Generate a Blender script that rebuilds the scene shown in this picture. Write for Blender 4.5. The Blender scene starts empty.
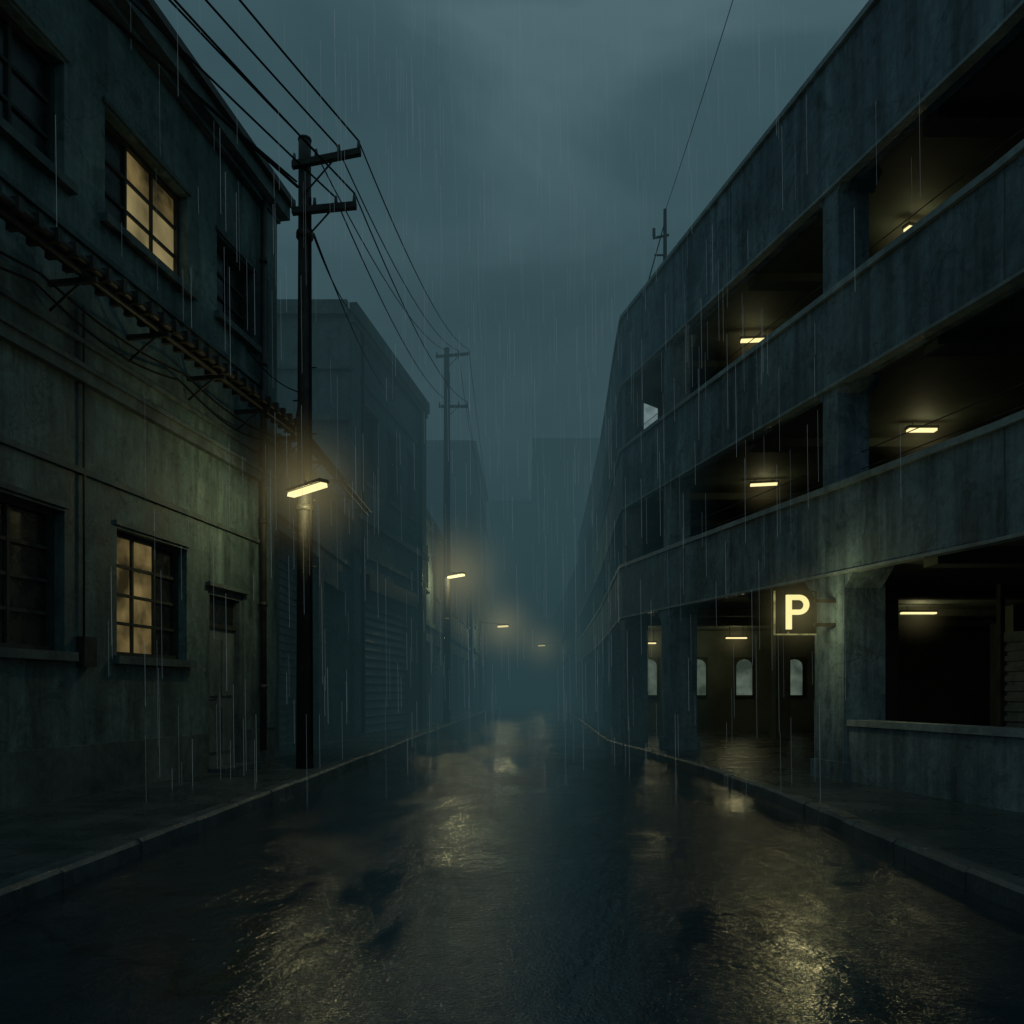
import bpy, bmesh, math, random
from mathutils import Vector
random.seed(7)
scene=bpy.context.scene
COL=scene.collection

# ------------------------------------------------------------------ materials
def newmat(name):
    m=bpy.data.materials.new(name); m.use_nodes=True
    nt=m.node_tree; nt.nodes.clear()
    out=nt.nodes.new('ShaderNodeOutputMaterial')
    return m,nt,out
def N(nt,t,**k):
    n=nt.nodes.new(t)
    for a,v in k.items(): setattr(n,a,v)
    return n
def noise(nt,vec,scale,detail=6,rough=.6,dist=0,mscale=None):
    if mscale:
        mp=N(nt,'ShaderNodeMapping'); mp.inputs['Scale'].default_value=mscale
        nt.links.new(vec,mp.inputs['Vector']); vec=mp.outputs[0]
    n=N(nt,'ShaderNodeTexNoise'); n.inputs['Scale'].default_value=scale
    n.inputs['Detail'].default_value=detail; n.inputs['Roughness'].default_value=rough
    n.inputs['Distortion'].default_value=dist
    nt.links.new(vec,n.inputs['Vector']); return n.outputs['Fac']
def ramp(nt,fac,stops):
    r=N(nt,'ShaderNodeValToRGB'); e=r.color_ramp.elements
    while len(e)<len(stops): e.new(.5)
    for i,(p,c) in enumerate(stops):
        e[i].position=p
        e[i].color=(c,c,c,1) if isinstance(c,(int,float)) else (*c,1)
    nt.links.new(fac,r.inputs[0]); return r.outputs['Color']
def mul(nt,a,b,fac=1,mode='MULTIPLY'):
    m=N(nt,'ShaderNodeMixRGB',blend_type=mode); m.inputs[0].default_value=fac
    nt.links.new(a,m.inputs[1])
    if isinstance(b,tuple): m.inputs[2].default_value=(*b,1)
    else: nt.links.new(b,m.inputs[2])
    return m.outputs[0]
def surf(name,dark,light,rough=(.55,.9),streak=.6,bump=.4,scale=.7,spec=.4,cracks=True,metal=0,simple=False):
    m,nt,out=newmat(name)
    tc=N(nt,'ShaderNodeTexCoord').outputs['Object']
    b=N(nt,'ShaderNodeBsdfPrincipled')
    n1=noise(nt,tc,scale,5 if not simple else 3,.65,.4)
    col=ramp(nt,n1,[(.32,dark),(.68,light)])
    if not simple:
        n2=noise(nt,tc,1.6,4,.7,.2,(2.2,2.2,.22))
        col=mul(nt,col,ramp(nt,n2,[(.36,.3),(.6,1.0)]),streak)
        n3=noise(nt,tc,9,5,.75,.4)
        col=mul(nt,col,ramp(nt,n3,[(.3,.6),(.62,1.08)]),.8)
        if cracks:
            n5=noise(nt,tc,2.6,5,.75,.8)
            col=mul(nt,col,ramp(nt,n5,[(.38,.35),(.46,1)]),.5)
            v=N(nt,'ShaderNodeTexVoronoi',feature='DISTANCE_TO_EDGE'); v.inputs['Scale'].default_value=.5
            w=N(nt,'ShaderNodeVectorMath',operation='ADD')
            nz=N(nt,'ShaderNodeTexNoise'); nz.inputs['Scale'].default_value=2.5; nz.inputs['Detail'].default_value=3
            nt.links.new(tc,nz.inputs['Vector'])
            nt.links.new(tc,w.inputs[0]); nt.links.new(nz.outputs['Color'],w.inputs[1])
            nt.links.new(w.outputs[0],v.inputs['Vector'])
            col=mul(nt,col,ramp(nt,v.outputs['Distance'],[(0,.35),(.007,1)]),.6)
        bp=N(nt,'ShaderNodeBump'); bp.inputs['Strength'].default_value=bump; bp.inputs['Distance'].default_value=.03
        nt.links.new(n3,bp.inputs['Height']); nt.links.new(bp.outputs[0],b.inputs['Normal'])
        nt.links.new(ramp(nt,n2,[(.3,rough[0]),(.7,rough[1])]),b.inputs['Roughness'])
    else: b.inputs['Roughness'].default_value=(rough[0]+rough[1])/2
    nt.links.new(col,b.inputs['Base Color'])
    b.inputs['Specular IOR Level'].default_value=spec; b.inputs['Metallic'].default_value=metal
    nt.links.new(b.outputs[0],out.inputs[0]); return m
def emis(name,c1,c2,strength,scale=3,ms=None,ra=(.35,.65)):
    m,nt,out=newmat(name)
    tc=N(nt,'ShaderNodeTexCoord').outputs['Object']
    n=noise(nt,tc,scale,3,.5,.2,ms)
    col=ramp(nt,n,[(ra[0],c1),(ra[1],c2)])
    e=N(nt,'ShaderNodeEmission'); e.inputs[1].default_value=strength
    nt.links.new(col,e.inputs[0]); nt.links.new(e.outputs[0],out.inputs[0]); return m

M={}
M['stucco']=surf('old_stucco',(.085,.145,.145),(.24,.345,.325),streak=.8)
M['stucco2']=surf('weathered_render',(.065,.105,.108),(.18,.25,.25),streak=.7)
M['trim']=surf('stained_trim',(.07,.10,.10),(.18,.235,.22),streak=.5,cracks=False,scale=1.4)
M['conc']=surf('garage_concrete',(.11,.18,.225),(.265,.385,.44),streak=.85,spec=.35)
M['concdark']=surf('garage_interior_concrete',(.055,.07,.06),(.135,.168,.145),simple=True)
M['coping']=surf('coping_concrete',(.19,.25,.265),(.38,.48,.50),streak=.4,cracks=False,rough=(.35,.7))
M['roof']=surf('roof_felt',(.03,.035,.035),(.07,.075,.075),simple=True)
M['metal']=surf('rusty_steel',(.02,.022,.02),(.07,.065,.055),rough=(.35,.7),scale=4,simple=True)
M['door']=surf('painted_door',(.13,.175,.165),(.24,.30,.28),rough=(.35,.6),cracks=False,scale=2,bump=.15)
M['shutter']=surf('shutter_steel',(.13,.17,.175),(.26,.31,.32),rough=(.35,.6),cracks=False,scale=2,bump=.15)
M['wood']=surf('pole_timber',(.03,.03,.028),(.08,.078,.068),streak=.9,cracks=False,scale=3)
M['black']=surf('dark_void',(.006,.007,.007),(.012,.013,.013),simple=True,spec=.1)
M['cable']=surf('cable_rubber',(.008,.008,.008),(.015,.015,.015),simple=True,spec=.2)
M['frame']=surf('window_frame_paint',(.02,.024,.022),(.055,.06,.05),simple=True,scale=6)
M['lit']=emis('lit_window_glass',(.12,.10,.045),(.34,.275,.125),.75,2.1,(1,1,.8),(.3,.68))
M['lit2']=emis('lit_window_glass_dim',(.03,.024,.010),(.26,.19,.075),.66,2.1,None,(.38,.66))
M['frost']=emis('frosted_window_glow',(.04,.058,.044),(.13,.17,.13),.7,2.5)
M['tube']=emis('lamp_tube',(1,.82,.36),(1,.86,.42),1.2,3)
M['tubef']=emis('lamp_tube_far',(1,.82,.36),(1,.86,.42),3.2,3)
M['neon']=emis('sign_glow',(.95,.84,.34),(1,.90,.42),1.0,3)
M['neonedge']=emis('sign_edge_glow',(.16,.15,.06),(.45,.42,.17),.6,9)
M['skyp']=emis('painted_sky_glow',(.12,.17,.18),(.2,.27,.28),.9,4)  # emission imitating bright sky, not a lit room

def glassmat():
    m,nt,out=newmat('dark_window_glass')
    b=N(nt,'ShaderNodeBsdfPrincipled')
    tc=N(nt,'ShaderNodeTexCoord').outputs['Object']
    n=noise(nt,tc,5,4,.7)
    nt.links.new(ramp(nt,n,[(.3,(.008,.010,.010)),(.7,(.03,.036,.036))]),b.inputs['Base Color'])
    nt.links.new(ramp(nt,n,[(.3,.12),(.7,.4)]),b.inputs['Roughness'])
    nt.links.new(b.outputs[0],out.inputs[0]); return m
M['glass']=glassmat()

def roadmat():
    m,nt,out=newmat('wet_asphalt')
    tc=N(nt,'ShaderNodeTexCoord').outputs['Object']
    big=noise(nt,tc,.9,5,.7,.6,(1,.5,1))
    mid=noise(nt,tc,3.0,5,.7,.4)
    und=noise(nt,tc,16,3,.7,.5)
    fine=noise(nt,tc,70,2,.7)
    col=ramp(nt,mid,[(.3,(.012,.026,.034)),(.7,(.028,.052,.066))])
    col=mul(nt,col,ramp(nt,fine,[(.3,.55),(.7,1.25)]),.85)
    v=N(nt,'ShaderNodeTexVoronoi',feature='DISTANCE_TO_EDGE'); v.inputs['Scale'].default_value=.33
    w=N(nt,'ShaderNodeVectorMath',operation='ADD')
    nz=N(nt,'ShaderNodeTexNoise'); nz.inputs['Scale'].default_value=1.6; nz.inputs['Detail'].default_value=4
    nt.links.new(tc,nz.inputs['Vector']); nt.links.new(tc,w.inputs[0]); nt.links.new(nz.outputs['Color'],w.inputs[1])
    nt.links.new(w.outputs[0],v.inputs['Vector'])
    cr=ramp(nt,v.outputs['Distance'],[(0,.15),(.010,1)])
    col=mul(nt,col,cr,.85)
    b=N(nt,'ShaderNodeBsdfPrincipled')
    nt.links.new(col,b.inputs['Base Color'])
    r=mul(nt,ramp(nt,big,[(.38,.075),(.62,.175)]),ramp(nt,fine,[(.3,.85),(.7,1.15)]),1)
    nt.links.new(r,b.inputs['Roughness'])
    # stones stand through the water film in patches, smooth film elsewhere
    amp=ramp(nt,big,[(.40,.22),(.60,1)])
    fa=mul(nt,fine,amp,1)
    ua=mul(nt,und,amp,1)
    s1=N(nt,'ShaderNodeMath',operation='MULTIPLY_ADD'); nt.links.new(ua,s1.inputs[0]); s1.inputs[1].default_value=1.3; nt.links.new(fa,s1.inputs[2])
    s2=N(nt,'ShaderNodeMath',operation='MULTIPLY_ADD'); nt.links.new(mid,s2.inputs[0]); s2.inputs[1].default_value=1.8; nt.links.new(s1.outputs[0],s2.inputs[2])
    bp=N(nt,'ShaderNodeBump'); bp.inputs['Strength'].default_value=.55; bp.inputs['Distance'].default_value=.010
    nt.links.new(s2.outputs[0],bp.inputs['Height']); nt.links.new(bp.outputs[0],b.inputs['Normal'])
    b.inputs['IOR'].default_value=1.5; b.inputs['Specular IOR Level'].default_value=.7
    nt.links.new(b.outputs[0],out.inputs[0]); return m
M['road']=roadmat()
def pavemat():
    m,nt,out=newmat('wet_paving')
    tc=N(nt,'ShaderNodeTexCoord').outputs['Object']
    br=N(nt,'ShaderNodeTexBrick'); br.inputs['Scale'].default_value=1.0
    br.inputs['Mortar Size'].default_value=.012; br.inputs['Brick Width'].default_value=.9; br.inputs['Row Height'].default_value=.75
    br.inputs['Color1'].default_value=(.75,.75,.75,1); br.inputs['Color2'].default_value=(1,1,1,1); br.inputs['Mortar'].default_value=(.25,.25,.25,1)
    nt.links.new(tc,br.inputs['Vector'])
    n1=noise(nt,tc,1.3,4,.7,.4); n2=noise(nt,tc,18,3,.7)
    col=ramp(nt,n1,[(.3,(.035,.052,.055)),(.7,(.11,.14,.143))])
    col=mul(nt,col,br.outputs['Color'],.9); col=mul(nt,col,ramp(nt,n2,[(.3,.6),(.7,1.1)]),.8)
    b=N(nt,'ShaderNodeBsdfPrincipled'); nt.links.new(col,b.inputs['Base Color'])
    nt.links.new(ramp(nt,n1,[(.35,.14),(.6,.4)]),b.inputs['Roughness'])
    bp=N(nt,'ShaderNodeBump'); bp.inputs['Strength'].default_value=.5; bp.inputs['Distance'].default_value=.02
    a=N(nt,'ShaderNodeMath',operation='MULTIPLY_ADD'); nt.links.new(br.outputs['Fac'],a.inputs[0]); a.inputs[1].default_value=-.8; nt.links.new(n2,a.inputs[2])
    a2=N(nt,'ShaderNodeMath',operation='ADD'); nt.links.new(a.outputs[0],a2.inputs[0]); nt.links.new(n1,a2.inputs[1])
    nt.links.new(a2.outputs[0],bp.inputs['Height']); nt.links.new(bp.outputs[0],b.inputs['Normal'])
    nt.links.new(b.outputs[0],out.inputs[0]); return m
M['pave']=pavemat()
M['kerb']=surf('wet_kerbstone',(.05,.068,.072),(.15,.18,.185),rough=(.2,.5),streak=.3,cracks=False,scale=2)
M['soil']=surf('bare_ground',(.02,.022,.02),(.05,.05,.045),simple=True)

# ------------------------------------------------------------------ builder
class B:
    def __init__(s,name,loc): s.name=name; s.loc=loc; s.parts={}
    def bm(s,part,mat):
        k=(part,mat)
        if k not in s.parts: s.parts[k]=bmesh.new()
        return s.parts[k]
    def face(s,part,mat,pts):
        bm=s.bm(part,mat); bm.faces.new([bm.verts.new(p) for p in pts])
    def hexa(s,part,mat,p):
        bm=s.bm(part,mat); v=[bm.verts.new(q) for q in p]
        for f in ((0,1,2,3),(7,6,5,4),(0,4,5,1),(1,5,6,2),(2,6,7,3),(3,7,4,0)):
            bm.faces.new([v[i] for i in f])
    def box(s,part,mat,x0,x1,y0,y1,z0,z1):
        s.hexa(part,mat,[(x0,y0,z0),(x1,y0,z0),(x1,y1,z0),(x0,y1,z0),(x0,y0,z1),(x1,y0,z1),(x1,y1,z1),(x0,y1,z1)])
    def cyl(s,part,mat,p0,p1,r0,r1=None,n=10,caps=True):
        if r1 is None: r1=r0
        bm=s.bm(part,mat); p0=Vector(p0); p1=Vector(p1); d=(p1-p0).normalized()
        a=d.orthogonal().normalized(); c=d.cross(a)
        A=[];Bq=[]
        for i in range(n):
            t=2*math.pi*i/n; o=a*math.cos(t)+c*math.sin(t)
            A.append(bm.verts.new(p0+o*r0)); Bq.append(bm.verts.new(p1+o*r1))
        for i in range(n):
            j=(i+1)%n; f=bm.faces.new([A[i],A[j],Bq[j],Bq[i]]); f.smooth=True
        if caps: bm.faces.new(A[::-1]); bm.faces.new(Bq)
    def done(s):
        single=len(s.parts)==1
        if not single:
            e=bpy.data.objects.new(s.name,None); e.location=s.loc; e.empty_display_size=.3; COL.objects.link(e)
        for (part,mat),bm in s.parts.items():
            bmesh.ops.recalc_face_normals(bm,faces=bm.faces)
            nm=s.name if single else part
            me=bpy.data.meshes.new(nm); bm.to_mesh(me); bm.free()
            me.materials.append(M[mat])
            o=bpy.data.objects.new(nm,me); COL.objects.link(o)
            if not single:
                o.parent=e; o.location=(-s.loc[0],-s.loc[1],-s.loc[2])
        return None if single else e

class W:
    def __init__(s,x0,y0,x1,y1,side):
        s.x0,s.y0=x0,y0; s.b=(x1-x0)/(y1-y0)
        L=math.hypot(1,s.b); s.n=(side/L,-side*s.b/L)
    def p(s,Y,d,z): return (s.x0+s.b*(Y-s.y0)+s.n[0]*d, Y+s.n[1]*d, z)
def wbox(b,w,part,mat,Y0,Y1,z0,z1,d0,d1):
    b.hexa(part,mat,[w.p(Y0,d0,z0),w.p(Y1,d0,z0),w.p(Y1,d1,z0),w.p(Y0,d1,z0),
                     w.p(Y0,d0,z1),w.p(Y1,d0,z1),w.p(Y1,d1,z1),w.p(Y0,d1,z1)])
def wall(b,w,mat,Y0,Y1,z0,z1,ops,reveal=.2):
    ys=sorted({Y0,Y1}|{o[0] for o in ops}|{o[1] for o in ops})
    zs=sorted({z0,z1}|{o[2] for o in ops}|{o[3] for o in ops})
    for i in range(len(ys)-1):
        for j in range(len(zs)-1):
            cy=(ys[i]+ys[i+1])/2; cz=(zs[j]+zs[j+1])/2
            if any(o[0]<cy<o[1] and o[2]<cz<o[3] for o in ops): continue
            b.face('walls',mat,[w.p(ys[i],0,zs[j]),w.p(ys[i+1],0,zs[j]),w.p(ys[i+1],0,zs[j+1]),w.p(ys[i],0,zs[j+1])])
    for (a,c,e,f) in ops:
        for P,Q in (((a,e),(c,e)),((c,e),(c,f)),((c,f),(a,f)),((a,f),(a,e))):
            b.face('reveals',mat,[w.p(P[0],0,P[1]),w.p(Q[0],0,Q[1]),w.p(Q[0],-reveal,Q[1]),w.p(P[0],-reveal,P[1])])
def window(b,w,Y0,Y1,z0,z1,cols,rows,lit={},d=-.16,sill=True,t=.035):
    b_=.05
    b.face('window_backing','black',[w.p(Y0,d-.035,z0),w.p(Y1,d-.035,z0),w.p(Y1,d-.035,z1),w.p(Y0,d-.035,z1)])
    wbox(b,w,'window_frame','frame',Y0,Y0+b_,z0,z1,d-.03,d+.05)
    wbox(b,w,'window_frame','frame',Y1-b_,Y1,z0,z1,d-.03,d+.05)
    wbox(b,w,'window_frame','frame',Y0+b_,Y1-b_,z0,z0+b_,d-.03,d+.05)
    wbox(b,w,'window_frame','frame',Y0+b_,Y1-b_,z1-b_,z1,d-.03,d+.05)
    a,c=Y0+b_,Y1-b_; e,f=z0+b_,z1-b_
    for i in range(1,cols):
        y=a+(c-a)*i/cols; wbox(b,w,'window_bars','frame',y-t/2,y+t/2,e,f,d-.02,d+.03)
    for j in range(1,rows):
        z=e+(f-e)*j/rows; wbox(b,w,'window_bars','frame',a,c,z-t/2,z+t/2,d-.018,d+.026)
    for i in range(cols):
        for j in range(rows):
            m=lit.get((i,j),'glass')
            y0=a+(c-a)*i/cols; y1=a+(c-a)*(i+1)/cols; q0=e+(f-e)*j/rows; q1=e+(f-e)*(j+1)/rows
            dd=d-.004*random.random()
            b.face('window_glass',m,[w.p(y0,dd,q0),w.p(y1,dd+.003,q0),w.p(y1,dd,q1),w.p(y0,dd,q1)])
    if sill: wbox(b,w,'window_sill','trim',Y0-.08,Y1+.08,z0-.09,z0-.003,-.02,.09)

# ------------------------------------------------------------------ ground, road, pavements
g=B('ground',(0,0,0)); g.box('g','soil',-1500,1500,-300,2500,-.5,-.004); g.done()
def interp(pts,y):
    if y<=pts[0][0]: return pts[0][1]
    for (a,b),(c,d) in zip(pts,pts[1:]):
        if y<=c: return b+(d-b)*(y-a)/(c-a)
    return pts[-1][1]
KL=[(-12,-3.1),(0,-2.75),(45,-1.42),(140,-1.1)]
KR=[(-12,2.6),(4.5,2.64),(8.5,2.74),(11.5,2.64),(14,2.40),(16,2.14),(17.5,2.06),(20,2.15),(30,2.55),(45,2.95),(140,3.6)]
ys=[-12+i*.75 for i in range(77)]+[50,60,75,100,140]
r=B('road',(0,10,0)); bm=r.bm('road','road')
prev=None
for y in ys:
    row=[bm.verts.new((interp(KL,y)*(1-t)+interp(KR,y)*t,y,.03*math.sin(math.pi*t))) for t in (0,.12,.3,.5,.7,.88,1)]
    if prev:
        for i in range(6):
            f=bm.faces.new([prev[i],prev[i+1],row[i+1],row[i]]); f.smooth=True
    prev=row
r.done()
for nm,K,s,far in (('pavement',KL,-1,-22),('pavement',KR,1,24)):
    b=B(nm,(0,0,0)); bm=b.bm(nm,'pave'); prev=None
    for y in ys:
        x=interp(K,y)+s*.15
        row=[bm.verts.new((x,y,-.1)),bm.verts.new((x,y,.118)),bm.verts.new((far,y,.12))]
        if prev:
            for i in range(2): bm.faces.new([prev[i],prev[i+1],row[i+1],row[i]])
        prev=row
    b.done()
    k=B('kerb',(0,0,0)); y=-11.
    while y<60:
        L=.92; dz=random.uniform(-.006,.006); dx=random.uniform(-.006,.006)
        a=y+.008;c=y+L-.008; xa=interp(K,a)+dx; xc=interp(K,c)+dx; w_=s*.148
        ch=.025*s
        prof=lambda x:[(x,-.05),(x,.10+dz),(x+ch,.126+dz),(x+w_,.126+dz),(x+w_,-.05)]
        bm=k.bm('kerb','kerb')
        A=[bm.verts.new((px,a,pz)) for px,pz in prof(xa)]; C=[bm.verts.new((px,c,pz)) for px,pz in prof(xc)]
        for i in range(5):
            j=(i+1)%5; bm.faces.new([A[i],A[j],C[j],C[i]])
        bm.faces.new(A); bm.faces.new(C[::-1]); y+=L
    k.done()

# ------------------------------------------------------------------ left near building
w=W(-5.58,0,-5.58+.161*12.06,12.06,1)
b=B('stucco_building',(-5.5,8,.1))
wins=[(6.15,7.72,1.54,2.9),(8.49,9.80,1.54,2.9),(3.9,5.3,1.54,2.9),(6.2,7.72,6.1,7.25),(8.30,9.82,6.1,7.25),(10.5,11.50,6.15,7.2),(3.9,5.3,6.1,7.25)]
door=(10.28,11.20,.12,2.5)
wall(b,w,'stucco',2.5,12.06,.0,8.45,wins+[door],.2)
def body(b,mat,w,Y0,Y1,z0,z1,depth,front=True,roofmat='roof'):
    P=[w.p(Y0,0,0),w.p(Y1,0,0)]; xb=min(P[0][0],P[1][0])-depth if w.n[0]>0 else max(P[0][0],P[1][0])+depth
    A=(P[0][0],P[0][1]);C=(P[1][0],P[1][1]);D=(xb,P[1][1]);E=(xb,P[0][1])
    for p,q in ((C,D),(D,E),(E,A)):
        b.face('side_walls',mat,[(*p,z0),(*q,z0),(*q,z1),(*p,z1)])
    b.face('roof',roofmat,[(*A,z1-.05),(*C,z1-.05),(*D,z1-.05),(*E,z1-.05)])
body(b,'stucco',w,2.5,12.06,0,8.45,9)
L='lit';l='lit2'
window(b,w,*wins[4],3,3,{(1,0):L,(2,0):L,(1,1):L,(2,1):L,(1,2):l,(2,2):l})
window(b,w,*wins[5],2,3); window(b,w,*wins[3],3,3); window(b,w,*wins[6],3,3)
window(b,w,*wins[1],3,4,{(0,0):l,(1,0):l,(0,1):l,(1,1):l,(0,2):l,(1,2):l,(0,3):l,(1,3):l})
window(b,w,*wins[0],3,4); window(b,w,*wins[2],3,4)
a,c,e,f=door
wbox(b,w,'door_frame','trim',a,a+.07,e,f,-.16,-.02); wbox(b,w,'door_frame','trim',c-.07,c,e,f,-.16,-.02); wbox(b,w,'door_frame','trim',a+.07,c-.07,f-.08,f,-.16,-.02)
wbox(b,w,'door_leaf','door',a+.07,c-.07,e+.02,f-.5,-.16,-.10)
wbox(b,w,'door_transom','frame',a+.07,c-.07,f-.5,f-.44,-.16,-.07)
wbox(b,w,'door_transom_glass','glass',a+.07,c-.07,f-.44,f-.08,-.16,-.12)
for z0,z1 in ((.35,.95),(1.1,1.85)):
    for q0,q1 in ((a+.15,(a+c)/2-.04),((a+c)/2+.04,c-.15)):
        wbox(b,w,'door_panels','door',q0,q1,z0,z1,-.098,-.080)
b.cyl('door_handle','metal',w.p(a+.16,-.12,1.05),w.p(a+.16,-.04,1.05),.018); b.cyl('door_handle','metal',w.p(a+.16,-.045,1.05),w.p(a+.28,-.045,1.05),.012)
wbox(b,w,'door_step','kerb',a-.08,c+.08,.118,.17,0.003,.28)
wbox(b,w,'door_hood','trim',a-.06,c+.06,f+.02,f+.07,.002,.07)
for q0,q1 in ((2.5,a-.09),(c+.09,12.06)): wbox(b,w,'plinth','trim',q0,q1,.1,.62,-.01,.05)
for z0,z1,d in ((3.32,3.38,.04),(4.22,4.34,.08),(4.34,4.39,.11),(4.62,4.67,.04),(5.62,5.68,.04)):
    wbox(b,w,'string_course','trim',2.5,12.08,z0,z1,-.01,d)
wbox(b,w,'pilaster','stucco',11.78,12.09,.62,8.3,-.01,.07)
wbox(b,w,'cornice','trim',2.4,12.15,8.28,8.36,-.02,.10)
wbox(b,w,'cornice','trim',2.4,12.22,8.36,8.62,-.05,.22)
wbox(b,w,'gutter','metal',2.4,12.25,8.56,8.66,.223,.30)
for o in wins: wbox(b,w,'window_head','trim',o[0]-.04,o[1]+.04,o[3]+.03,o[3]+.08,-.01,.03)
b.cyl('drainpipe','metal',w.p(11.62,.09,.3),w.p(11.62,.09,8.35),.045)
for z in (1.2,2.4,3.6,5.9,7.4): b.cyl('drainpipe_collar','metal',w.p(11.62,.09,z),w.p(11.62,.09,z+.06),.06)
b.cyl('conduit','metal',w.p(7.95,.03,1.7),w.p(7.95,.03,5.0),.012)
wbox(b,w,'meter_box','metal',7.87,8.05,1.4,1.7,.003,.1)
for d,z in ((.46,5.12),(.36,5.15),(.24,5.14),(.40,5.04)):
    b.cyl('canopy_pipes','metal',w.p(2.5,d,z),w.p(12.45,d*.97,z),.028 if d<.45 else .04)
y=2.6
while y<12.4:
    wbox(b,w,'canopy_clips','metal',y,y+.05,5.07,5.19,.20,.52); y+=.22
y=2.9
while y<12.2:
    wbox(b,w,'canopy_brackets','metal',y,y+.04,4.98,5.03,.0,.5)
    b.cyl('canopy_brackets','metal',w.p(y,.02,4.74),w.p(y,.36,4.99),.013,n=6); y+=1.15
for d,za,sg in ((.16,4.93,.10),(.1,4.86,.16)):
    prev=None
    for i in range(70):
        y=2.6+i*.14; z=za-sg*abs(math.sin(i*.14*math.pi/2.3))
        if prev: b.cyl('slung_cables','cable',w.p(prev[0],d,prev[1]),w.p(y,d,z),.012,n=5,caps=False)
        prev=(y,z)
b.done()

# ------------------------------------------------------------------ second building (wing + block)
b=B('warehouse_building',(-4,16,.1))
w=W(-3.66,12.1,-3.62,17.8,1)
ops=[(12.5,15.0,.12,3.7),(15.4,17.4,.12,3.3)]
wall(b,w,'stucco2',12.1,17.8,0,5.0,ops,.35); body(b,'stucco2',w,12.1,17.8,0,5.0,8)
wbox(b,w,'garage_door','shutter',12.5,15.0,.12,3.7,-.42,-.36)
wbox(b,w,'garage_door','shutter',15.4,17.4,.12,3.3,-.42,-.36)
z=.2
while z<3.6:
    wbox(b,w,'garage_door_slats','shutter',12.52,14.98,z,z+.05,-.359,-.335)
    if z<3.2: wbox(b,w,'garage_door_slats','shutter',15.42,17.38,z,z+.05,-.359,-.335)
    z+=.14
for z0,z1,d in ((3.9,4.0,.06),(4.9,5.08,.14)): wbox(b,w,'string_course','trim',12.1,17.82,z0,z1,-.01,d)
for d,z in ((.46,5.18),(.36,5.2),(.4,5.1)): b.cyl('canopy_pipes','metal',w.p(12.3,d,z-.02),w.p(17.8,d,z),.035)
y=12.5
while y<17.6:
    wbox(b,w,'canopy_brackets','metal',y,y+.05,5.0+.085,5.13,.0,.5); b.cyl('canopy_brackets','metal',w.p(y,.02,4.75),w.p(y,.36,5.08),.013,n=6); y+=1.2
w=W(-3.62,17.83,-2.66,24,1)
ops=[(18.75,19.75,6.1,7.85),(20.5,21.5,6.1,7.85),(22.3,23.2,6.1,7.85),(18.6,22.4,.12,3.5)]
wall(b,w,'stucco2',17.83,24,0,9.7,ops,.2); body(b,'stucco2',w,17.83,24,0,9.7,9)
for o in ops[:3]:
    window(b,w,*o,2,3)
    wbox(b,w,'window_head','trim',o[0]-.06,o[1]+.06,o[3]+.03,o[3]+.10,-.01,.05)
wbox(b,w,'roller_shutter','frame',18.6,22.4,.12,3.5,-.2,-.14)
z=.16
while z<3.4:
    b.hexa('roller_shutter_slats','shutter',[w.p(18.62,-.139,z),w.p(22.38,-.139,z),w.p(22.38,-.06,z),w.p(18.62,-.06,z),
      w.p(18.62,-.139,z+.15),w.p(22.38,-.139,z+.15),w.p(22.38,-.13,z+.15),w.p(18.62,-.13,z+.15)]); z+=.2
wbox(b,w,'shutter_box','metal',18.5,22.5,3.52,3.9,.003,.22)
wbox(b,w,'pilaster','stucco2',17.85,18.25,.1,9.4,-.01,.08)
wbox(b,w,'pilaster','stucco2',23.6,24.0,.1,9.4,-.01,.08)
for z0,z1,d in ((4.3,4.4,.08),(5.1,5.25,.14),(8.35,8.42,.05),(9.42,9.55,.1),(9.55,9.86,.16)): wbox(b,w,'cornice','trim',17.8,24.1,z0,z1,-.01,d)
b.box('front_cornice','trim',-12,-3.66,17.66,17.82,9.55,9.86); b.box('front_cornice','trim',-12,-3.66,17.72,17.82,8.35,8.42)
b.box('front_cornice','trim',-12,-3.66,17.70,17.82,7.2,7.3)
b.box('parapet','trim',-12.6,-3.7,17.85,18.1,9.6,9.84)
b.box('roof_vent','metal',-6.3,-5.6,19,19.7,9.6,10.2)
b.cyl('drainpipe','metal',w.p(23.3,.1,.2),w.p(23.3,.1,9.4),.05)
b.cyl('drainpipe','metal',w.p(18.4,.1,.2),w.p(18.4,.1,9.4),.045)
b.done()

# ------------------------------------------------------------------ further rows on the left
def rowb(name,x0,y0,x1,y1,z,depth,side=1,mat='stucco2',bay=3.0,floors=2):
    b=B(name,((x0+x1)/2-side*1,(y0+y1)/2,.1)); w=W(x0,y0,x1,y1,side)
    ops=[];y=y0+.8
    fh=z/floors
    while y+1.6<y1:
        for k in range(floors):
            if k==0: ops.append((y,y+1.9,.12,2.8))
            else: ops.append((y+.2,y+1.4,k*fh+1.1,k*fh+2.6))
        y+=bay
    wall(b,w,mat,y0,y1,0,z,ops,.2); body(b,mat,w,y0,y1,0,z,depth)
    for o in ops:
        if o[2]<.2:
            wbox(b,w,'shutters','shutter',o[0],o[1],o[2],o[3],-.22,-.15)
            q=.2
            while q<2.7: wbox(b,w,'shutter_slats','shutter',o[0]+.02,o[1]-.02,q,q+.07,-.149,-.12); q+=.2
        else: window(b,w,*o,2,2)
    wbox(b,w,'cornice','trim',y0,y1,z-.25,z+.1,-.02,.15)
    wbox(b,w,'string_course','trim',y0,y1,3.3,3.45,-.02,.1)
    xe=x0-depth*.98 if side>0 else x0+depth*.98
    xa,xb=sorted((xe,x0-side*.02))
    b.box('end_cornice','trim',xa,xb,y0-.1,y0-.003,z-.25,z+.1)
    b.done()
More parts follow.
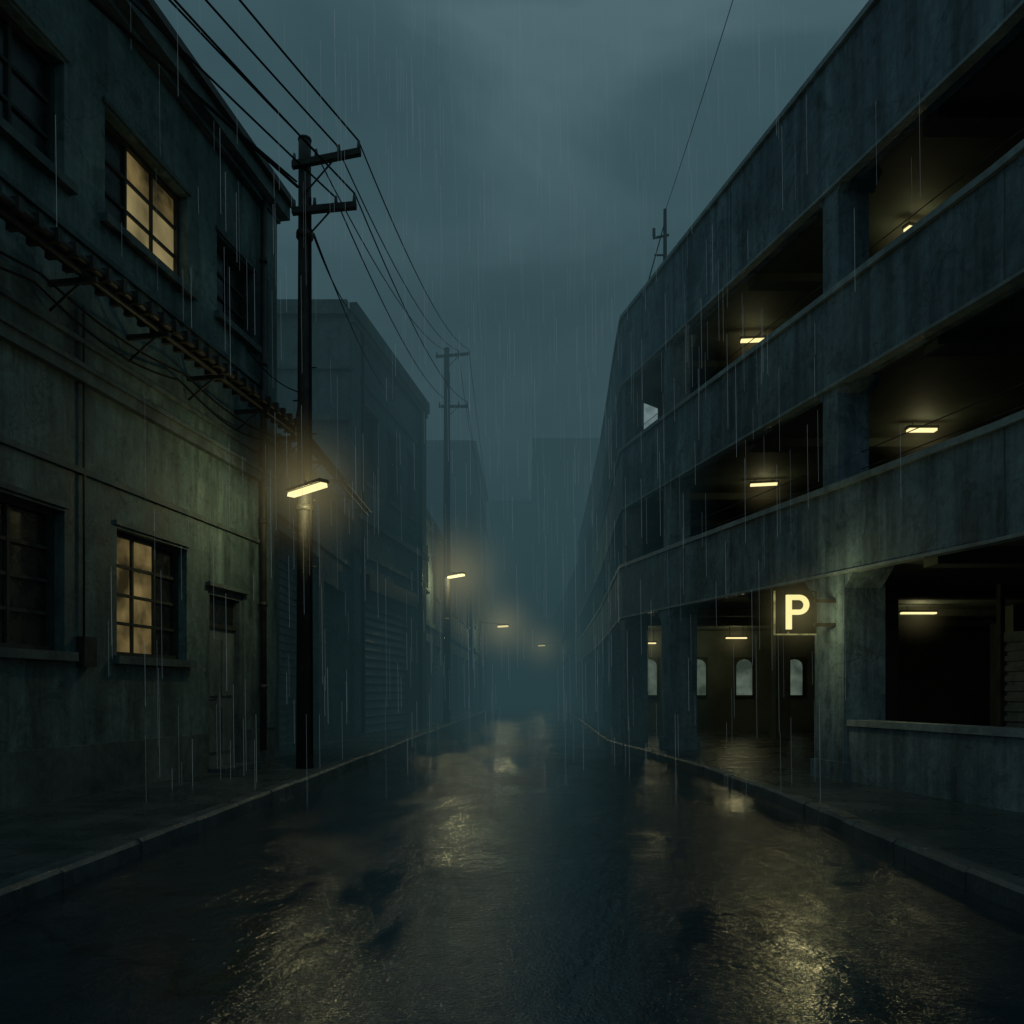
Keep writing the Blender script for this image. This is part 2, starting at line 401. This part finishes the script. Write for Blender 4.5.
rowb('shop_row',-2.85,24.15,-2.25,41.8,6.8,8)
rowb('apartment_block',-2.05,42,-1.75,54,14.3,12,floors=4)
rowb('terrace_building',-1.9,54.3,-1.7,100,8.5,12)
rowb('office_block',-7.2,44,-7.1,58,20.5,9,floors=5)
rowb('terrace_building',3.65,42.6,4.4,100,8.0,12,-1)
b=B('distant_building',(3,112,0)); b.box('walls','stucco2',-14,20,112,124,0,22); b.box('parapet','trim',-14.2,20.2,111.8,112,21.6,22.4)
b.box('roof_tower','stucco2',-3,4,111.7,118,22.01,28); b.done()
b=B('distant_tower',(16,130,0)); b.box('walls','stucco2',3.5,15,130,142,0,42); b.box('parapet','trim',3.3,15.2,129.7,129.99,41,42.5); b.done()

# ------------------------------------------------------------------ parking garage
b=B('parking_garage',(6,14,.1))
FY=[2,4.5,7,9.3,11,12.6,14,15.2,16.0,16.7,16.95,18,19.2,21,25,29.5,36,42.3]
FX=[5.65-.2*y for y in FY[:10]]+[2.31,2.37,2.44,2.56,2.80,3.0,3.27,3.5]
fac=list(zip(FY,FX))
nor=[]
for i in range(len(fac)):
    p=fac[max(0,i-1)]; q=fac[min(len(fac)-1,i+1)]
    dy=q[0]-p[0]; dx=q[1]-p[1]; l_=math.hypot(dx,dy); nor.append((-dy/l_,dx/l_))
def fp(i,d,z): return (fac[i][1]+nor[i][0]*d, fac[i][0]+nor[i][1]*d, z)
Z={'tu':[(7.2,8.52),(16.8,8.97)],'tl':[(7.2,6.97),(16.8,7.62)],
   'mu':[(7.2,5.70),(14.2,6.08),(16.8,6.2)],'ml':[(7.2,4.71),(14.2,4.92),(16.8,5.0)],
   'lu':[(7.2,3.44),(14.2,3.68),(16.8,3.75)],'ll':[(7.2,2.50),(14.2,2.68),(16.8,2.73)]}
def zz(k,y,off=0):
    if isinstance(k,float): return k+off
    return interp(Z[k],y)+off
def band(part,mat,kl,ku,d0,d1,ol=0,ou=0,i0=0,i1=None):
    bm=b.bm(part,mat); prev=None; i1=i1 or len(fac)-1
    for i in range(i0,i1+1):
        y=fac[i][0]; zl=zz(kl,y,ol); zu=zz(ku,y,ou)
        row=[bm.verts.new(fp(i,d0,zl)),bm.verts.new(fp(i,d1,zl)),bm.verts.new(fp(i,d1,zu)),bm.verts.new(fp(i,d0,zu))]
        if prev:
            for k in range(4): bm.faces.new([prev[k],prev[(k+1)%4],row[(k+1)%4],row[k]])
        else: bm.faces.new(row)
        prev=row
    bm.faces.new(prev[::-1])
for kl,ku in (('tl','tu'),('ml','mu'),('ll','lu')):
    band('parapet_band','conc',kl,ku,0,-.24)
    band('parapet_coping','coping',ku,ku,.045,-.28,.001,.07)
    band('band_soffit_lip','coping',kl,kl,.02,-.1,-.035,-.001)
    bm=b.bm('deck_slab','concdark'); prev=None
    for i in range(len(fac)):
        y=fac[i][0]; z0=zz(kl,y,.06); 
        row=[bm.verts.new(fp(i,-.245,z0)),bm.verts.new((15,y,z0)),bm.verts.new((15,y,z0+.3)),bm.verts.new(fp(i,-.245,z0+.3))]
        if prev:
            for k in range(4): bm.faces.new([prev[k],prev[(k+1)%4],row[(k+1)%4],row[k]])
        prev=row
    for y in (4.6,8.2,11.9,15.6,18.2,22):
        z0=zz(kl,y,.055); x=interp(fac,y)+.3
        b.box('ceiling_beams','concdark',x,14.9,y-.14,y+.14,z0-.13,z0)
def col(yc,hw,kl,ku,ol=0,ou=0,dd=.4,part='columns',mat='conc',d0=-.03):
    yl,yh=yc-hw,yc+hw
    p=lambda y,d:(interp(fac,y)-d*.98, y-d*.0)
    z0=zz(kl,yc,ol); z1=zz(ku,yc,ou)
    A=[(*p(yl,d0),z0),(*p(yh,d0),z0),(*p(yh,-dd),z0),(*p(yl,-dd),z0)]
    b.hexa(part,mat,A+[(q[0],q[1],z1) for q in A])
for yc in (4.4,9.47,14.4,16.75,20.2,24.5,29,34,39):
    col(yc,.15,'mu','tl',0,.05); col(yc,.15,'lu','ml',0,.05)
    col(yc,.29 if yc<14 else .2,.1,'ll',0,.05,dd=.5,d0=-.012)
def haunch(yc,hw,s,size,key,off=0):
    y0=yc+s*hw; y1=y0+s*size; z1=zz(key,yc,off); z0=z1-size
    x=lambda y,d: interp(fac,y)-d
    bm=b.bm('haunches','conc')
    A=[bm.verts.new((x(y0,-.02),y0,z0)),bm.verts.new((x(y1,-.02),y1,z1)),bm.verts.new((x(y0,-.02),y0,z1))]
    C=[bm.verts.new((x(y0,-.45),y0,z0)),bm.verts.new((x(y1,-.45),y1,z1)),bm.verts.new((x(y0,-.45),y0,z1))]
    bm.faces.new(A); bm.faces.new(C[::-1])
    for i in range(3): bm.faces.new([A[i],C[i],C[(i+1)%3],A[(i+1)%3]])
for yc,hw in ((9.47,.285),(14.4,.195),(16.75,.195),(4.4,.285)):
    haunch(yc,hw,-1,.24,'ll',.03); haunch(yc,hw,1,.3,'ll',.03)
for yc in (9.47,14.4): 
    for k in ('ml','tl'): haunch(yc,.148,-1,.16,k,.03); haunch(yc,.148,1,.16,k,.03)
for yc,h in ((9.47,.33),(14.4,.24)): col(yc,h,.11,.34,dd=.53,d0=.02,part='column_base')
w=W(5.65-.2*2,2,5.65-.2*12,12,-1)
wbox(b,w,'low_wall','conc',4.7,9.16,.1,.76,-.30,-.06); wbox(b,w,'low_wall_coping','coping',4.7,9.16,.762,.83,-.33,-.03)
wbox(b,w,'low_wall','conc',2,4.1,.1,.76,-.30,-.06)
wbox(b,w,'bay_shutter','shutter',3.2,8.9,.12,1.72,-1.95,-1.88); wbox(b,w,'bay_shutter_head','trim',3.2,8.9,1.722,1.84,-1.98,-1.84)
for i in range(13): wbox(b,w,'bay_shutter_slats','shutter',3.2,8.9,.24+i*.115,.30+i*.115,-1.879,-1.85)
for y in (3.2,4.7,6.2,7.6,8.85): wbox(b,w,'bay_posts','metal',y,y+.06,.12,2.4,-1.86,-1.80)
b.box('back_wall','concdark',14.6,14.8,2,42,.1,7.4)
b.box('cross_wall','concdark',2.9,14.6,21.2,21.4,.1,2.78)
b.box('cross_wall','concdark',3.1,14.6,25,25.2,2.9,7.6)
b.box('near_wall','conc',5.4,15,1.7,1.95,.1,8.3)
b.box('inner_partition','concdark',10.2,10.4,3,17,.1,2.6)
for i,(x,y) in enumerate(((5.8,17.5),(9.0,14.3),(5.6,12.2))): b.box('inner_columns','concdark',x,x+.32,y,y+.32,.1,2.72)
for x,y in ((7.6,13.5),(8.0,9.0),(6.5,17)):
    b.box('inner_columns','concdark',x,x+.3,y,y+.3,2.8,5.0); b.box('inner_columns','concdark',x,x+.3,y,y+.3,5.0,7.6)
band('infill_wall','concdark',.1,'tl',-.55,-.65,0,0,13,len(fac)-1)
for x in (3.42,4.72,5.95,7.28,8.6):
    wd=.42
    b.box('inner_window_frame','frame',x-.05,x+wd+.05,21.13,21.197,1.02,2.08)
    bm=b.bm('inner_window_pane','frost'); pts=[(x,1.07),(x+wd,1.07),(x+wd,1.85)]+[(x+wd/2+wd/2*math.cos(t),1.85+.17*math.sin(t)) for t in (.5,1.05,1.57,2.1,2.64)]+[(x,1.85)]
    bm.faces.new([bm.verts.new((p,21.12,q)) for p,q in pts])
b.box('stair_core','concdark',3.05,4.1,17.3,17.45,6.2,7.6)
b.face('added_sky_pane','skyp',[(2.86,17.28,6.85),(3.16,17.28,6.85),(3.16,17.28,7.3),(2.86,17.28,7.42)])  # added glowing pane standing in for sky seen through the deck
for yc in (6.9,11.9):
    for kl,ku in (('tl','tu'),('ml','mu'),('ll','lu')):
        z0=zz(kl,yc); z1=zz(ku,yc); x=interp(fac,yc)
        b.box('band_joints','trim',x-.006,x+.01,yc,yc+.012,z0,z1)
for ku in ('lu','mu'):
    for off in (.25,.45):
        for i in range(len(fac)-6):
            y0,y1=fac[i][0],fac[i+1][0]
            b.cyl('guard_cables','metal',fp(i,-.3,zz(ku,y0,off)),fp(i+1,-.3,zz(ku,y1,off)),.006,n=5,caps=False)
b.done()

b=B('rooftop_mast',(3.17,16.5,8.9))
b.cyl('mast','metal',(3.17,16.5,7.9),(3.17,16.5,11.15),.06,.035); b.cyl('crossarm','metal',(2.92,16.5,10.55),(3.25,16.5,10.62),.025)
b.cyl('crossarm','metal',(2.95,16.5,10.2),(3.2,16.5,10.2),.02)
b.cyl('stay','cable',(3.17,16.5,10.9),(2.62,16.2,8.95),.012); b.cyl('insulator','trim',(2.94,16.5,10.6),(2.94,16.5,10.75),.035); b.done()

# ------------------------------------------------------------------ lamps
WARM=(1,.90,.44)
def pl(name,loc,pw,size=.12,colr=WARM,parent=None):
    d=bpy.data.lights.new(name,'POINT'); d.energy=pw; d.color=colr; d.shadow_soft_size=size
    o=bpy.data.objects.new(name,d); o.location=loc; COL.objects.link(o)
    if parent: 
        o.parent=parent; o.location=Vector(loc)-parent.location
def halo(loc,rad,strength,parent,colr=(1,.84,.38)):  # added glowing sphere that imitates lamplight scattering, no real scatter
    m,nt,out=newmat('painted_lamp_halo')
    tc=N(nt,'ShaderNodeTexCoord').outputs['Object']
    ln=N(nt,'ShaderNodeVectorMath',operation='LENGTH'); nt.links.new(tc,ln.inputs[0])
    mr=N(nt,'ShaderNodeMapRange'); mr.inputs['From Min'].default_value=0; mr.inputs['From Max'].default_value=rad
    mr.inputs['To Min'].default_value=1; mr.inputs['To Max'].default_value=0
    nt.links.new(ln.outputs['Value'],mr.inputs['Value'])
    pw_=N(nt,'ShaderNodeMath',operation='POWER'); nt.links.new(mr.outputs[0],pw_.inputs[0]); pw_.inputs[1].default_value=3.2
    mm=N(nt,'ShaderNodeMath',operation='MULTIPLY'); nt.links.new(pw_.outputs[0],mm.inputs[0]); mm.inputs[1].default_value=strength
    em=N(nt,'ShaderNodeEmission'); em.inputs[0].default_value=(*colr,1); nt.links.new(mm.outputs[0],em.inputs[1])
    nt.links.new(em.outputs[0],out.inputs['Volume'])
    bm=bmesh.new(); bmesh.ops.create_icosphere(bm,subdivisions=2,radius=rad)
    me=bpy.data.meshes.new('painted_halo'); bm.to_mesh(me); bm.free(); me.materials.append(m)
    o=bpy.data.objects.new('painted_halo',me); COL.objects.link(o); o.parent=parent; o.location=Vector(loc)-parent.location
def ceil(x,y,z,zc,L=.44,ang=0,pw=3):
    b=B('ceiling_light',(x,y,z))
    c,s=math.cos(ang),math.sin(ang)
    def q(a,d,h): return (x+a*c-d*s,y+a*s+d*c,h)
    for part,mat,w_,d_,z0,z1 in (('tube','tube',L/2,.05,z-.03,z),('housing','metal',L/2+.02,.06,z+.002,z+.04)):
        b.hexa(part,mat,[q(-w_,-d_,z0),q(w_,-d_,z0),q(w_,d_,z0),q(-w_,d_,z0),q(-w_,-d_,z1),q(w_,-d_,z1),q(w_,d_,z1),q(-w_,d_,z1)])
    for a in (-L/3,L/3): b.cyl('hanger','metal',q(a,0,z+.04),q(a,0,zc),.008,n=6)
    e=b.done(); pl('lamp_light',(x,y,z-.12),pw,.1,parent=e)
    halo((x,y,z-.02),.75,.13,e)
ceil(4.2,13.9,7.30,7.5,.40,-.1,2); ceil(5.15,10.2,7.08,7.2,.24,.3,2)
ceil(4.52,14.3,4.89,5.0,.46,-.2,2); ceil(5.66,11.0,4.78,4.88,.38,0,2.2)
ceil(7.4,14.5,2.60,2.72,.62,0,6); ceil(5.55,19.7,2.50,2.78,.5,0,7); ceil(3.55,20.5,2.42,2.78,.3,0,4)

# ------------------------------------------------------------------ P sign (open neon frame)
b=B('parking_sign',(3.31,9.3,2.07))
y=9.3; x0,x1,z0,z1=3.07,3.55,1.83,2.33
t=.016
b.box('edge_tube','neonedge',x0-t,x0,y-.02,y,z0-t,z1); b.box('edge_tube','neonedge',x0,x1,y-.02,y,z0-t,z0)
b.box('edge_frame','black',x1-t,x1,y-.02,y-.002,z0,z1-t); b.box('edge_frame','black',x0,x1,y-.02,y-.002,z1-t,z1)
px,pz=x0+.12,z0+.05
b.box('back_rail','metal',px+.02,px+.045,y-.012,y+.02,z0,z1-t)
def ext(poly):
    bm=b.bm('letter_p','neon'); A=[bm.verts.new((p,y-.05,q)) for p,q in poly]; C=[bm.verts.new((p,y-.015,q)) for p,q in poly]
    bm.faces.new(A); bm.faces.new(C[::-1])
    for i in range(len(A)): bm.faces.new([A[i],A[(i+1)%len(A)],C[(i+1)%len(A)],C[i]])
S=.062
ext([(px,pz),(px+S,pz),(px+S,pz+.40),(px,pz+.40)])
cx,cz,ro,ri=px+.15,pz+.285,.115,.115-S+.004
ext([(px+S+.001,cz+ri),(cx,cz+ri),(cx,cz+ro),(px+S+.001,cz+ro)]); ext([(px+S+.001,cz-ro),(cx,cz-ro),(cx,cz-ri),(px+S+.001,cz-ri)])
n=12
for i in range(n):
    a=-math.pi/2+math.pi*i/n; c=-math.pi/2+math.pi*(i+1)/n
    ext([(cx+ri*math.cos(a),cz+ri*math.sin(a)),(cx+ro*math.cos(a),cz+ro*math.sin(a)),(cx+ro*math.cos(c),cz+ro*math.sin(c)),(cx+ri*math.cos(c),cz+ri*math.sin(c))])
b.box('bracket','metal',x1,3.8,y+.03,y+.07,2.2,2.24); b.box('bracket','metal',x1,3.8,y+.03,y+.07,1.92,1.96)
e=b.done(); pl('sign_light',(3.3,9.05,2.05),8,.09,(1,.90,.42),e)
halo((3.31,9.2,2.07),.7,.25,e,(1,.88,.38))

# ------------------------------------------------------------------ utility poles and street lamps
def upole(x,y,top,r,arms,lean=0):
    b=B('utility_pole',(x,y,.12))
    b.cyl('shaft','wood',(x,y,.05),(x+lean,y,top),r,r*.72,14)
    for (xa,xb,za,zb) in arms:
        b.hexa('crossarm','wood',[(xa,y-.15,za-.04),(xb,y-.15,zb-.04),(xb,y-.07,zb-.04),(xa,y-.07,za-.04),(xa,y-.15,za+.04),(xb,y-.15,zb+.04),(xb,y-.07,zb+.04),(xa,y-.07,za+.04)])
        b.cyl('arm_brace','metal',(x,y-.1,za-.4),(x+(xb-x)*.5,y-.1,(za+zb)/2-.04),.012,n=6)
        for t in (.03,.35,.68,.97):
            q=xa+(xb-xa)*t; zq=za+(zb-za)*t
            b.cyl('insulator','trim',(q,y-.11,zq+.04),(q,y-.11,zq+.15),.028,.018,8)
    for i in range(8): b.cyl('step_bolts','metal',(x-.16*(-1)**i,y,2.4+i*.45),(x,y,2.4+i*.45),.01,n=5)
    b.cyl('band','metal',(x,y,3.6),(x,y,3.68),r*1.08); b.cyl('band','metal',(x,y,7.3),(x,y,7.38),r*1.0)
    b.cyl('riser_cable','cable',(x+r*.9,y-.05,.3),(x+r*.75,y-.05,top-.8),.018)
    b.cyl('top_cap','metal',(x+lean,y,top),(x+lean,y,top+.03),r*.8)
    b.done()
upole(-2.81,10.8,8.62,.115,[(-2.95,-2.03,8.22,8.40),(-2.95,-2.09,7.60,7.68)])
upole(-2.24,27.3,12.9,.13,[(-2.6,-1.44,12.6,12.7),(-2.5,-1.5,10.9,10.9)])
upole(-8.4,-6,8.8,.12,[(-8.9,-7.6,8.4,8.4),(-8.9,-7.6,7.8,7.8)])
pw=B('power_lines',(-3,15,8)); 
def wire(p0,p1,sag,r=.011,n=18):
    p0=Vector(p0);p1=Vector(p1);prev=p0
    for i in range(1,n+1):
        t=i/n; q=p0.lerp(p1,t); q.z-=sag*4*t*(1-t); pw.cyl('w','cable',prev,q,r,r,5,False); prev=q
for (xa,za,xb,zb,xc,zc) in ((-2.06,8.55,-1.48,12.86,-7.64,8.57),(-2.36,8.5,-1.85,12.82,-8.05,8.57),(-2.11,7.84,-1.53,11.06,-7.64,7.97),(-2.65,8.42,-2.2,12.8,-8.5,8.57),(-2.38,7.8,-2.1,11.06,-8.5,7.97)):
    wire((xa,10.69,za),(xb,27.19,zb),.55,.010)
    wire((xa,10.69,za),(xc,-6.1,zc),.35,.013)
wire((-2.88,10.72,7.95),(-8.5,-6.1,7.5),.3,.022); wire((-2.9,10.72,8.02),(-8.6,-6.1,7.7),.45,.014)
wire((-2.75,10.8,7.5),(-3.5,18.2,9.7),.25,.012)
wire((-2.7,10.85,7.4),(-3.2,23.5,9.6),.5,.010)
for xb,zb in ((-1.48,12.86),(-1.85,12.82),(-1.53,11.06)): wire((xb,27.19,zb),(xb+.5,62,zb-1.5),1.0,.012)
wire((3.17,16.5,11.1),(3.4,-2,13.2),.5,.006)
wire((-3.6,12.3,4.4),(-2.9,10.9,5.2),.15,.01); wire((-2.9,10.9,5.25),(-3.75,11.3,6.0),.1,.008)
pw.done()

def street_lamp(tube,pole,z,r,pw_,mat='tube',withpole=True,hr=1.2,hs=.05):
    (xa,ya),(xb,yb)=tube
    b=B('street_lamp',(pole[0],pole[1],.12) if withpole else (xa,ya,z))
    d=Vector((xb-xa,yb-ya,0)).normalized(); n=Vector((-d.y,d.x,0))
    def q(p,s,h): return (p[0]+n.x*s,p[1]+n.y*s,h)
    for part,m,s,z0,z1 in (('lamp_tube',mat,r,z-r*.9,z),('lamp_housing','metal',r*1.5,z+.003,z+r*.9)):
        A,C=(xa,ya),(xb,yb)
        b.hexa(part,m,[q(A,-s,z0),q(C,-s,z0),q(C,s,z0),q(A,s,z0),q(A,-s*.8,z1),q(C,-s*.8,z1),q(C,s*.8,z1),q(A,s*.8,z1)])
    mx,my=(xa+xb)/2,(ya+yb)/2
    if withpole:
        b.cyl('pole','metal',(pole[0],pole[1],.1),(pole[0],pole[1],z+.3),.07,.045); b.cyl('base','metal',(pole[0],pole[1],.1),(pole[0],pole[1],.5),.11)
    b.cyl('arm','metal',(pole[0],pole[1],z+.2),(mx,my,z+r*.9),.022)
    e=b.done(); pl('lamp_light',(mx,my,z-.16),pw_,.08,parent=e)
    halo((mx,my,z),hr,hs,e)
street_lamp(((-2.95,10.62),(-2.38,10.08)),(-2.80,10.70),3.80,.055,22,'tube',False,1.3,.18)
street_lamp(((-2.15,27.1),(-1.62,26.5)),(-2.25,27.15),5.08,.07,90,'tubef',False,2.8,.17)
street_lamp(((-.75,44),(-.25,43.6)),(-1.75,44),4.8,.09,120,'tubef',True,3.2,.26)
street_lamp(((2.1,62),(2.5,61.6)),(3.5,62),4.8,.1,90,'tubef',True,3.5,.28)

# ------------------------------------------------------------------ rain
m,nt,out=newmat('self_lit_rain')
e=N(nt,'ShaderNodeEmission'); e.inputs[0].default_value=(.6,.82,.9,1); e.inputs[1].default_value=.18  # streaks glow faintly, painting in the light drops would catch
t=N(nt,'ShaderNodeBsdfTransparent'); mx=N(nt,'ShaderNodeMixShader'); mx.inputs[0].default_value=.42
nt.links.new(t.outputs[0],mx.inputs[1]); nt.links.new(e.outputs[0],mx.inputs[2]); nt.links.new(mx.outputs[0],out.inputs[0])
M['rain']=m
b=B('rain',(0,0,0))
for i in range(2600):
    y=7+13*random.random()**.9; x=random.uniform(-.75,.75)*y; z=random.uniform(.3,1.15+.9*y)
    if x<-5.2+.16*y or x<-3.4 and y>11.5 or x>min(5.3-.2*y,9) and z<9.3 : continue
    L=random.uniform(.3,1.1); rr=.0011*random.uniform(.5,1.5)*(y/9)**.8
    b.cyl('r','rain',(x,y,z),(x+L*.012,y,z-L),rr,None,3,False)
b.done()

# ------------------------------------------------------------------ fog filling the street further down (three stacked self-lit layers, haze glow painted in, dimmer near the ground)
D=.048
foot=[(-160,12.3),(3.19,12.3)]+[(interp(fac,y)+.2,y) for y in (14,15.2,16,17,19.2,21,25,29.5,36,42.4)]+[(160,42.4),(160,420),(-160,420)]
full=[(-160,12.3),(160,12.3),(160,420),(-160,420)]
for nm,z0,z1,cl,ft in (('fog',-.6,5.5,(.0205,.0490,.0555),foot),('fog',5.503,9.3,(.0290,.0630,.0725),foot),('fog',9.303,20,(.0315,.0680,.0785),full)):
    m,nt,out=newmat('self_lit_fog')
    ab=N(nt,'ShaderNodeVolumeAbsorption'); ab.inputs['Color'].default_value=(0,0,0,1); ab.inputs['Density'].default_value=D
    em=N(nt,'ShaderNodeEmission'); em.inputs[0].default_value=(*cl,1); em.inputs[1].default_value=D
    ad=N(nt,'ShaderNodeAddShader'); nt.links.new(ab.outputs[0],ad.inputs[0]); nt.links.new(em.outputs[0],ad.inputs[1]); nt.links.new(ad.outputs[0],out.inputs['Volume'])
    try: m.cycles.homogeneous_volume=True
    except Exception as ex: print(ex)
    M['fog']=m
    b=B(nm,(0,0,0)); bm=b.bm('f','fog')
    A=[bm.verts.new((x,y,z0)) for x,y in ft]; C=[bm.verts.new((x,y,z1)) for x,y in ft]
    bm.faces.new(A[::-1]); bm.faces.new(C)
    for i in range(len(ft)): bm.faces.new([A[i],A[(i+1)%len(A)],C[(i+1)%len(A)],C[i]])
    b.done()

# ------------------------------------------------------------------ world
wd=bpy.data.worlds.new('World'); scene.world=wd; wd.use_nodes=True; nt=wd.node_tree; nt.nodes.clear()
out=N(nt,'ShaderNodeOutputWorld'); bg=N(nt,'ShaderNodeBackground')
tc=N(nt,'ShaderNodeTexCoord').outputs['Generated']
mp=N(nt,'ShaderNodeMapping'); mp.inputs['Rotation'].default_value=(0,math.radians(-38),0); mp.inputs['Scale'].default_value=(.8,1,2.0)
nt.links.new(tc,mp.inputs['Vector'])
n1=noise(nt,mp.outputs[0],2.3,5,.5,.7)
c=ramp(nt,n1,[(.34,(.030,.064,.077)),(.5,(.056,.106,.125)),(.64,(.108,.182,.208))])
sky=N(nt,'ShaderNodeTexSky',sky_type='NISHITA'); sky.sun_disc=False; sky.sun_elevation=math.radians(3); sky.sun_rotation=math.radians(200)
sc=mul(nt,sky.outputs[0],(.004,.005,.006)); c=mul(nt,c,sc,1,'ADD')
nt.links.new(c,bg.inputs[0]); bg.inputs[1].default_value=1.05; nt.links.new(bg.outputs[0],out.inputs[0])
try: wd.cycles.sampling_method='MANUAL'; wd.cycles.sample_map_resolution=256
except Exception as ex: print(ex)
sd=bpy.data.lights.new('sun','SUN'); sd.energy=.03; sd.angle=math.radians(30); sd.color=(.7,.9,1)
so=bpy.data.objects.new('sun',sd); so.rotation_euler=(math.radians(35),0,math.radians(200)); COL.objects.link(so)

# ------------------------------------------------------------------ camera
cd=bpy.data.cameras.new('camera'); cd.lens=28; cd.sensor_width=36; cd.shift_y=.1758; cd.clip_end=4000; cd.clip_start=.05
co=bpy.data.objects.new('camera',cd); co.location=(0,0,1.15); co.rotation_euler=(math.radians(90),0,0); COL.objects.link(co)
scene.camera=co
scene.view_settings.view_transform='Standard'; scene.view_settings.look='None'; scene.view_settings.exposure=0; scene.view_settings.gamma=1
